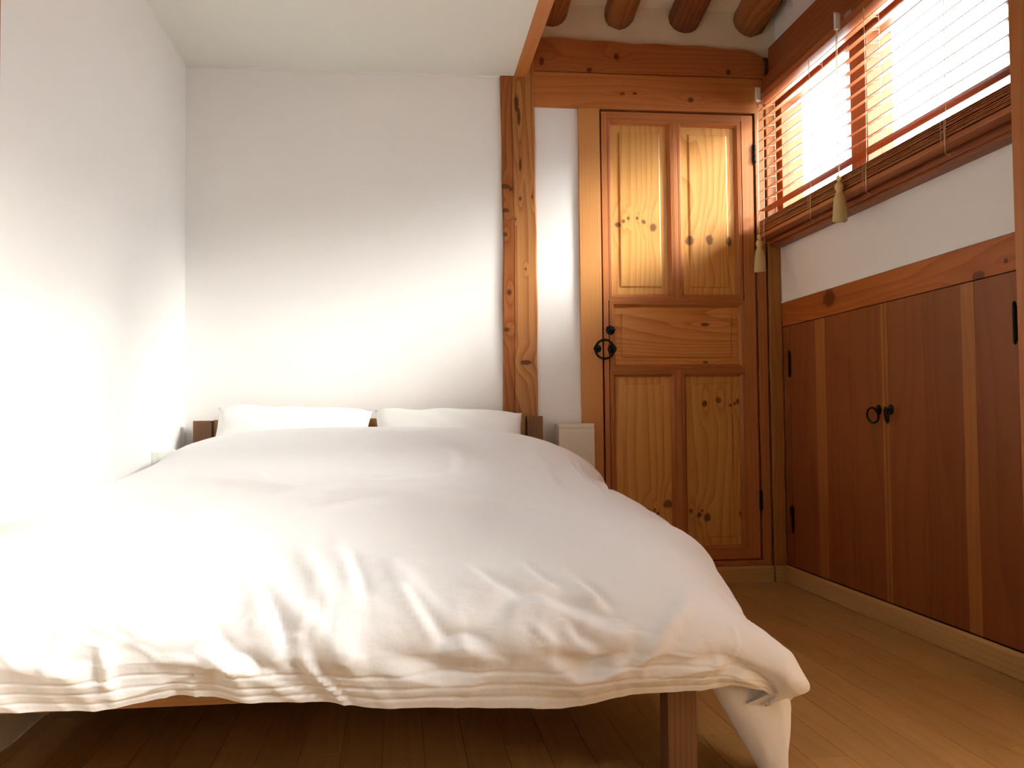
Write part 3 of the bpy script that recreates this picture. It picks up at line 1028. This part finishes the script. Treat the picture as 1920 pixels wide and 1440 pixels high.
WR = [   # fold lines on the cover: kind, height, half width, points
    ('f', 0.0070, 0.026, [(0.179, 1.768, 0.349), (0.212, 1.789, 0.377), (0.253, 1.796, 0.384), (0.309, 1.782, 0.369), (0.379, 1.764, 0.339), (0.430, 1.760, 0.327)]),
    ('f', 0.0090, 0.028, [(0.269, 1.755, 0.303), (0.301, 1.760, 0.277), (0.333, 1.764, 0.258), (0.364, 1.764, 0.259), (0.401, 1.761, 0.275), (0.430, 1.759, 0.282)]),
    ('f', 0.0060, 0.020, [(-0.002, 1.835, 0.417), (0.033, 1.786, 0.375), (0.068, 1.759, 0.328), (0.085, 1.756, 0.315)]),
    ('f', 0.0050, 0.018, [(0.136, 1.869, 0.438), (0.179, 1.825, 0.409), (0.229, 1.798, 0.387)]),
    ('f', 0.0050, 0.018, [(0.237, 1.885, 0.446), (0.261, 1.845, 0.423), (0.277, 1.828, 0.411), (0.309, 1.815, 0.401)]),
    ('f', 0.0060, 0.022, [(0.068, 1.756, 0.296), (0.085, 1.756, 0.315), (0.111, 1.758, 0.323), (0.136, 1.756, 0.315), (0.162, 1.755, 0.300)]),
    ('r', 0.0070, 0.020, [(0.568, 1.809, 0.374), (0.518, 1.768, 0.339), (0.472, 1.755, 0.298), (0.430, 1.767, 0.250)]),
    ('f', 0.0050, 0.018, [(0.341, 1.838, 0.417), (0.371, 1.804, 0.390), (0.401, 1.773, 0.354)]),
    ('f', 0.0050, 0.016, [(0.309, 1.764, 0.340), (0.333, 1.756, 0.313), (0.371, 1.755, 0.298)]),
    ('r', 0.0050, 0.014, [(0.237, 1.764, 0.341), (0.285, 1.755, 0.305), (0.317, 1.756, 0.294)]),
    ('f', 0.0050, 0.024, [(-0.284, 1.857, 0.431), (-0.242, 1.791, 0.380), (-0.208, 1.755, 0.300)]),
    ('r', 0.0060, 0.028, [(-0.267, 1.842, 0.422), (-0.191, 1.784, 0.373), (-0.115, 1.756, 0.312), (-0.063, 1.759, 0.284)]),
    ('f', 0.0050, 0.022, [(-0.115, 1.946, 0.476), (-0.089, 1.861, 0.434), (-0.072, 1.793, 0.383)]),
    ('f', 0.0050, 0.020, [(-0.357, 1.773, 0.357), (-0.333, 1.761, 0.334), (-0.308, 1.756, 0.317)]),
    ('f', 0.0040, 0.022, [(-0.623, 1.756, 0.317), (-0.610, 1.755, 0.303), (-0.584, 1.755, 0.300), (-0.551, 1.755, 0.300)]),
    ('r', 0.0050, 0.012, [(-0.537, 1.763, 0.339), (-0.523, 1.755, 0.300), (-0.523, 1.770, 0.251)]),
    ('f', 0.0060, 0.024, [(-0.373, 1.756, 0.312), (-0.333, 1.755, 0.309), (-0.284, 1.756, 0.298), (-0.225, 1.767, 0.262)]),
    ('r', 0.0060, 0.040, [(-0.333, 2.247, 0.552), (-0.140, 2.396, 0.570), (0.093, 2.344, 0.563), (0.285, 2.208, 0.537), (0.416, 2.087, 0.505)]),
    ('r', 0.0050, 0.036, [(-0.225, 2.124, 0.531), (-0.037, 2.214, 0.549), (0.179, 2.162, 0.537), (0.348, 2.045, 0.502)]),
    ('r', 0.0050, 0.030, [(-0.149, 2.431, 0.574), (0.066, 2.509, 0.581), (0.275, 2.440, 0.562), (0.430, 2.287, 0.527)]),
    ('r', 0.0012, 0.016, [(-0.558, 2.051, 0.511), (-0.564, 1.994, 0.493), (-0.564, 1.931, 0.469)]),
    ('f', 0.0060, 0.016, [(0.586, 3.207, 0.600), (0.556, 2.954, 0.561), (0.529, 2.666, 0.545), (0.550, 2.597, 0.533)]),
    ('f', 0.0060, 0.014, [(0.614, 3.172, 0.575), (0.559, 2.762, 0.545), (0.559, 2.509, 0.521)]),
    ('f', 0.0060, 0.016, [(0.441, 2.841, 0.582), (0.427, 2.623, 0.562), (0.418, 2.466, 0.547)]),
    ('f', 0.0050, 0.016, [(0.462, 3.129, 0.620), (0.457, 2.963, 0.591), (0.467, 2.832, 0.575)]),
    ('f', 0.0050, 0.012, [(0.666, 3.251, 0.565), (0.694, 3.234, 0.527), (0.593, 2.632, 0.523)]),
    ('f', 0.0020, 0.024, [(-0.442, 2.754, 0.602), (-0.381, 2.649, 0.593), (-0.316, 2.457, 0.574)]),
    ('r', 0.0050, 0.022, [(0.157, 3.015, 0.640), (0.153, 2.771, 0.608), (0.125, 2.501, 0.578)]),
    ('f', 0.0060, 0.030, [(-0.054, 1.756, 0.298), (0.007, 1.760, 0.281), (0.076, 1.766, 0.258), (0.145, 1.764, 0.261)]),
    ('r', 0.0060, 0.030, [(0.585, 1.755, 0.285), (0.543, 1.763, 0.266), (0.492, 1.769, 0.246), (0.430, 1.772, 0.230)]),
    ('f', 0.0050, 0.020, [(0.505, 1.768, 0.250), (0.555, 1.762, 0.267), (0.605, 1.760, 0.269), (0.649, 1.764, 0.251)]),
    ('f', 0.0060, 0.018, [(0.605, 1.770, 0.241), (0.644, 1.767, 0.245), (0.677, 1.771, 0.233), (0.714, 1.781, 0.206)]),
    ('r', 0.0050, 0.026, [(-0.208, 1.951, 0.478), (-0.157, 1.838, 0.419), (-0.115, 1.770, 0.352)]),
    ('r', 0.0050, 0.026, [(-0.037, 1.908, 0.458), (0.024, 1.812, 0.400), (0.068, 1.771, 0.355)]),
    ('r', 0.0015, 0.030, [(-0.571, 2.317, 0.551), (-0.435, 2.124, 0.531), (-0.357, 1.978, 0.488)]),
    ('r', 0.0050, 0.040, [(-0.610, 2.658, 0.581), (-0.341, 2.431, 0.571), (-0.166, 2.254, 0.555)]),
]
def apply_wrinkles(P, U, Vv):
    Nn = grid_normals(P)
    disp = np.zeros(U.shape)
    for (kind, amp, wid, pts) in WR:
        pts = np.array(pts, float)
        best = np.full(U.shape, 1e9)
        sg = np.zeros(U.shape)
        tt = np.zeros(U.shape)
        L = np.concatenate([[0], np.cumsum(np.linalg.norm(np.diff(pts, axis=0), axis=1))])
        for i in range(len(pts) - 1):
            a, b = pts[i], pts[i + 1]
            ab = b - a
            t = np.clip(((P - a) @ ab) / (ab @ ab), 0, 1)
            d = np.linalg.norm(P - (a + t[..., None] * ab), axis=-1)
            w = d < best
            sd = np.sum((P - a) * np.cross(ab / np.linalg.norm(ab), Nn), axis=-1)
            sg = np.where(w, np.sign(sd), sg)
            best = np.where(w, d, best)
            tt = np.where(w, (L[i] + t * (L[i + 1] - L[i])) / L[-1], tt)
        taper = np.sin(np.clip(tt, 0.02, .98) * math.pi) ** 0.6 * 2.4
        e = best / (wid * .85)
        if kind == 'r':
            disp += amp * taper * np.exp(-e * e)
        else:                                   # overlapping fold: swells on one side, tucks in on the other
            disp += amp * taper * np.where(sg > 0, np.exp(-e * e / 6.0), -np.exp(-e * e)) * np.minimum(1, best / (.55 * wid))
    S = P * 1.0
    n1 = vnoise(P[..., 0] * 3.1 + 7, P[..., 1] * 3.1 + P[..., 2] * 2.5, 1) - .5
    n2 = vnoise(P[..., 0] * 8 + P[..., 1] * 3, P[..., 1] * 7 + P[..., 2] * 9, 2) - .5
    n3 = vnoise(P[..., 0] * 19 - P[..., 1] * 9, P[..., 1] * 15 + P[..., 2] * 17 + P[..., 0] * 6, 3) - .5
    n4 = vnoise(P[..., 0] * 46 + P[..., 2] * 20, P[..., 2] * 30 + P[..., 1] * 34, 4) - .5
    front = sstep(.2, .9, -Vv)
    side = sstep(.5, .9, U)
    act = .35 + .65 * np.maximum(front, side)
    wx = P[..., 0] * 9 + n2 * 1.6
    wy = (P[..., 2] - P[..., 1]) * 7 + P[..., 0] * 5 + n1 * 2.0
    rd = 1 - 2 * np.abs(vnoise(wx, wy, 12) - .5)
    rd2 = 1 - 2 * np.abs(vnoise(wx * 2.3 + 3, wy * 1.7 - P[..., 0] * 8, 13) - .5)
    fz = np.exp(-((P[..., 2] - .30) / .13) ** 2) * front
    disp += (rd ** 3 * .009 + rd2 ** 4 * .005) * fz + rd ** 4 * .003 * side
    disp += n1 * (.005 + .006 * front) + n2 * .010 * act + n3 * .006 * act + n4 * .0015 * act
    # stitched hem lines along the front edge
    hemv = -Vv - 1.0
    fr = hemv > 0
    for (c0, am) in ((.085, -.0022), (.150, -.0020), (.205, -.0018)):
        wob = .005 * np.sin(P[..., 0] * 6 + c0 * 20) + .010 * (vnoise(P[..., 0] * 12, P[..., 0] * 0 + c0 * 50, 6) - .5)
        disp += np.where(fr, am * np.exp(-((hemv - c0 - wob) / .009) ** 2), 0)
    # hem waves
    wv = vnoise(P[..., 0] * 7.5, P[..., 0] * 0 + 3, 9) - .5
    out_ = P + Nn * disp[..., None]
    hemf = sstep(0, .25, hemv) * fr
    out_[..., 2] += hemf * (wv * .014 + .002 * np.sin(P[..., 0] * 31))
    out_[..., 1] += hemf * (vnoise(P[..., 0] * 10, P[..., 0] * 0 + 8, 10) - .5) * .010
    return out_
Nn = grid_normals(P)
FLIP = Nn[len(vv) // 2, len(uu) // 2, 2] < 0
if FLIP:
    _gn = grid_normals
    grid_normals = lambda P_: -_gn(P_)
P2 = apply_wrinkles(P, U, Vv)
P2[..., 0] = np.maximum(P2[..., 0], XL + .004)
nu, nv = len(uu), len(vv)
idx = np.arange(nu * nv).reshape(nv, nu)
faces = np.stack([idx[:-1, :-1], idx[:-1, 1:], idx[1:, 1:], idx[1:, :-1]], -1).reshape(-1, 4).tolist()
dv = empty('duvet', (-.08, 2.7, .3))
tag(dv, 'puffy white cotton duvet spread over the whole bed', 'duvet')
cover = mesh_obj('cover', P2.reshape(-1, 3), faces, 'duvet', dv, True)
# the corner of the cover hanging beside the right front leg
V, F = [], []
NS, NH = 48, 40
for j in range(NH + 1):
    t = j / NH
    z = .222 - t * .214
    xi = .600 + .128 * t ** 1.0
    xo = .735 + .062 * math.sin(min(1, t * 2.4) * math.pi / 2) - .016 * t
    yc = 1.850 + .02 * t
    hd_ = .020 + .026 * math.sin(min(1, t * 1.6) * math.pi / 2)
    for k in range(NS):
        w = 2 * math.pi * k / NS
        cx = (xi + xo) / 2 + (xo - xi) / 2 * math.copysign(abs(math.cos(w)) ** .8, math.cos(w))
        crease = .006 * math.exp(-((math.cos(w) - .45) / .06) ** 2) * (1 if math.sin(w) < 0 else 0)
        ripple = .003 * math.sin(t * 16 + math.cos(w) * 5) * (math.cos(w) > -.2) * t
        cy = yc + hd_ * math.sin(w) - crease - ripple
        V.append((cx, cy, z))
for j in range(NH):
    for k in range(NS):
        F.append([j * NS + k, j * NS + (k + 1) % NS, (j + 1) * NS + (k + 1) % NS, (j + 1) * NS + k])
F.append([NH * NS + k for k in range(NS)])
mesh_obj('hanging_corner', V, F, 'duvet', dv, True)

# ---- pillows
def pillow(name, cx, cy, cz, w, d, t, tilt, yaw, roll, seed, label):
    rn = random.Random(seed)
    n_, m_ = 46, 34
    V, F = [], []
    ct, st = math.cos(tilt), math.sin(tilt)
    Rm = Matrix.Rotation(yaw, 3, 'Z') @ Matrix.Rotation(roll, 3, 'Y') @ Matrix.Rotation(tilt, 3, 'X')
    ids = {}
    for s in (1, -1):
        for j in range(m_ + 1):
            for i in range(n_ + 1):
                if s == -1 and (i in (0, n_) or j in (0, m_)):
                    ids[(s, i, j)] = ids[(1, i, j)]
                    continue
                u, v = 2 * i / n_ - 1, 2 * j / m_ - 1
                th = (max(0, 1 - abs(u) ** 3.2) * max(0, 1 - abs(v) ** 2.6)) ** .55
                pin = 1 - .055 * (1 - u * u) * abs(v) ** 3 - 0
                pin2 = 1 - .06 * (1 - v * v) * abs(u) ** 3
                wr = .006 * math.sin(u * 9 + seed) * math.cos(v * 7) * (1 - th) + .0018 * math.sin(u * 11 + v * 9 + seed) + .003 * math.sin(u * 5 - v * 4 + 2 * seed)
                p = Vector((u * w / 2 * pin2, v * d / 2 * pin, s * t / 2 * th + wr * (th > .05)))
                ids[(s, i, j)] = len(V)
                V.append(Rm @ p + Vector((cx, cy, cz)))
        for j in range(m_):
            for i in range(n_):
                q_ = [ids[(s, i, j)], ids[(s, i + 1, j)], ids[(s, i + 1, j + 1)], ids[(s, i, j + 1)]]
                F.append(q_ if s == 1 else q_[::-1])
    o_ = mesh_obj(name, V, F, 'pillow', None, True)
    tag(o_, label, 'pillow', 'pillows against the headboard')
    return o_
pillow('pillow', -.428, 3.765, .665, .62, .36, .15, math.radians(40), math.radians(0), math.radians(2.0), 1, 'white pillow by the left wall, half hidden by the duvet')
pillow('pillow', .198, 3.765, .650, .615, .36, .15, math.radians(40), math.radians(0), math.radians(1.5), 2, 'white pillow in front of the old wooden post')

# ------------------------------------------------------------------ unseen paper lamp, added for the warm light on floor and duvet
q = NT('lamp_paper')
q.b.inputs['Base Color'].default_value = (.9, .78, .55, 1)
q.b.inputs['Roughness'].default_value = .9
q.b.inputs['Emission Color'].default_value = (1.0, .66, .34, 1)
q.b.inputs['Emission Strength'].default_value = 4.5
M['lamp_paper'] = q.m
LX, LY = 1.50, 0.95
lamp = empty('unseen_floor_lamp', (LX, LY, 0))
tag(lamp, 'unseen paper floor lamp added for warm light by the right wall', 'lamp')
box('shade', LX - .10, LX + .10, LY - .10, LY + .10, .10, .62, 'lamp_paper', lamp, .004)
for sx in (-1, 1):
    for sy in (-1, 1):
        box('leg', LX + sx * .105 - .01, LX + sx * .105 + .01, LY + sy * .105 - .01, LY + sy * .105 + .01, 0, .64, 'bed_v', lamp, .002)
box('top_frame', LX - .112, LX + .112, LY - .112, LY + .112, .622, .64, 'bed_h', lamp, .002)
box('base_frame', LX - .112, LX + .112, LY - .112, LY + .112, .08, .098, 'bed_h', lamp, .002)

# ------------------------------------------------------------------ white box, socket
wbx = empty('bedside_box', (.735, 3.93, 0))
tag(wbx, 'narrow white floor standing box beside the headboard and door casing', 'box')
box('body', .660, .812, 3.872, 3.985, 0, .692, 'white_box', wbx, .002)
box('lid', .660, .812, 3.872, 3.985, .6925, .711, 'white_box', wbx, .002)
so = empty('wall_socket', (XL, 3.62, .57))
tag(so, 'white double wall socket low on the left wall', 'socket')
box('housing', XL, XL + .030, 3.49, 3.74, .50, .628, 'plastic', so, .005)
for yy in (3.555, 3.670):
    g = Geo()
    g.lathe((XL + .030, yy, .565), [(.024, 0), (.024, .003), (.020, .003), (.019, -.012), (.001, -.012)], 'X', 28)
    sk = g.build('socket_well', 'plastic', so, True)
    g = Geo()
    for s in (-1, 1):
        g.lathe((XL + .0185, yy + s * .0095, .565), [(.0026, 0), (.0026, .0012), (.0005, .0012)], 'X', 10)
    g.build('contact_holes', 'socket_dark', sk, True)
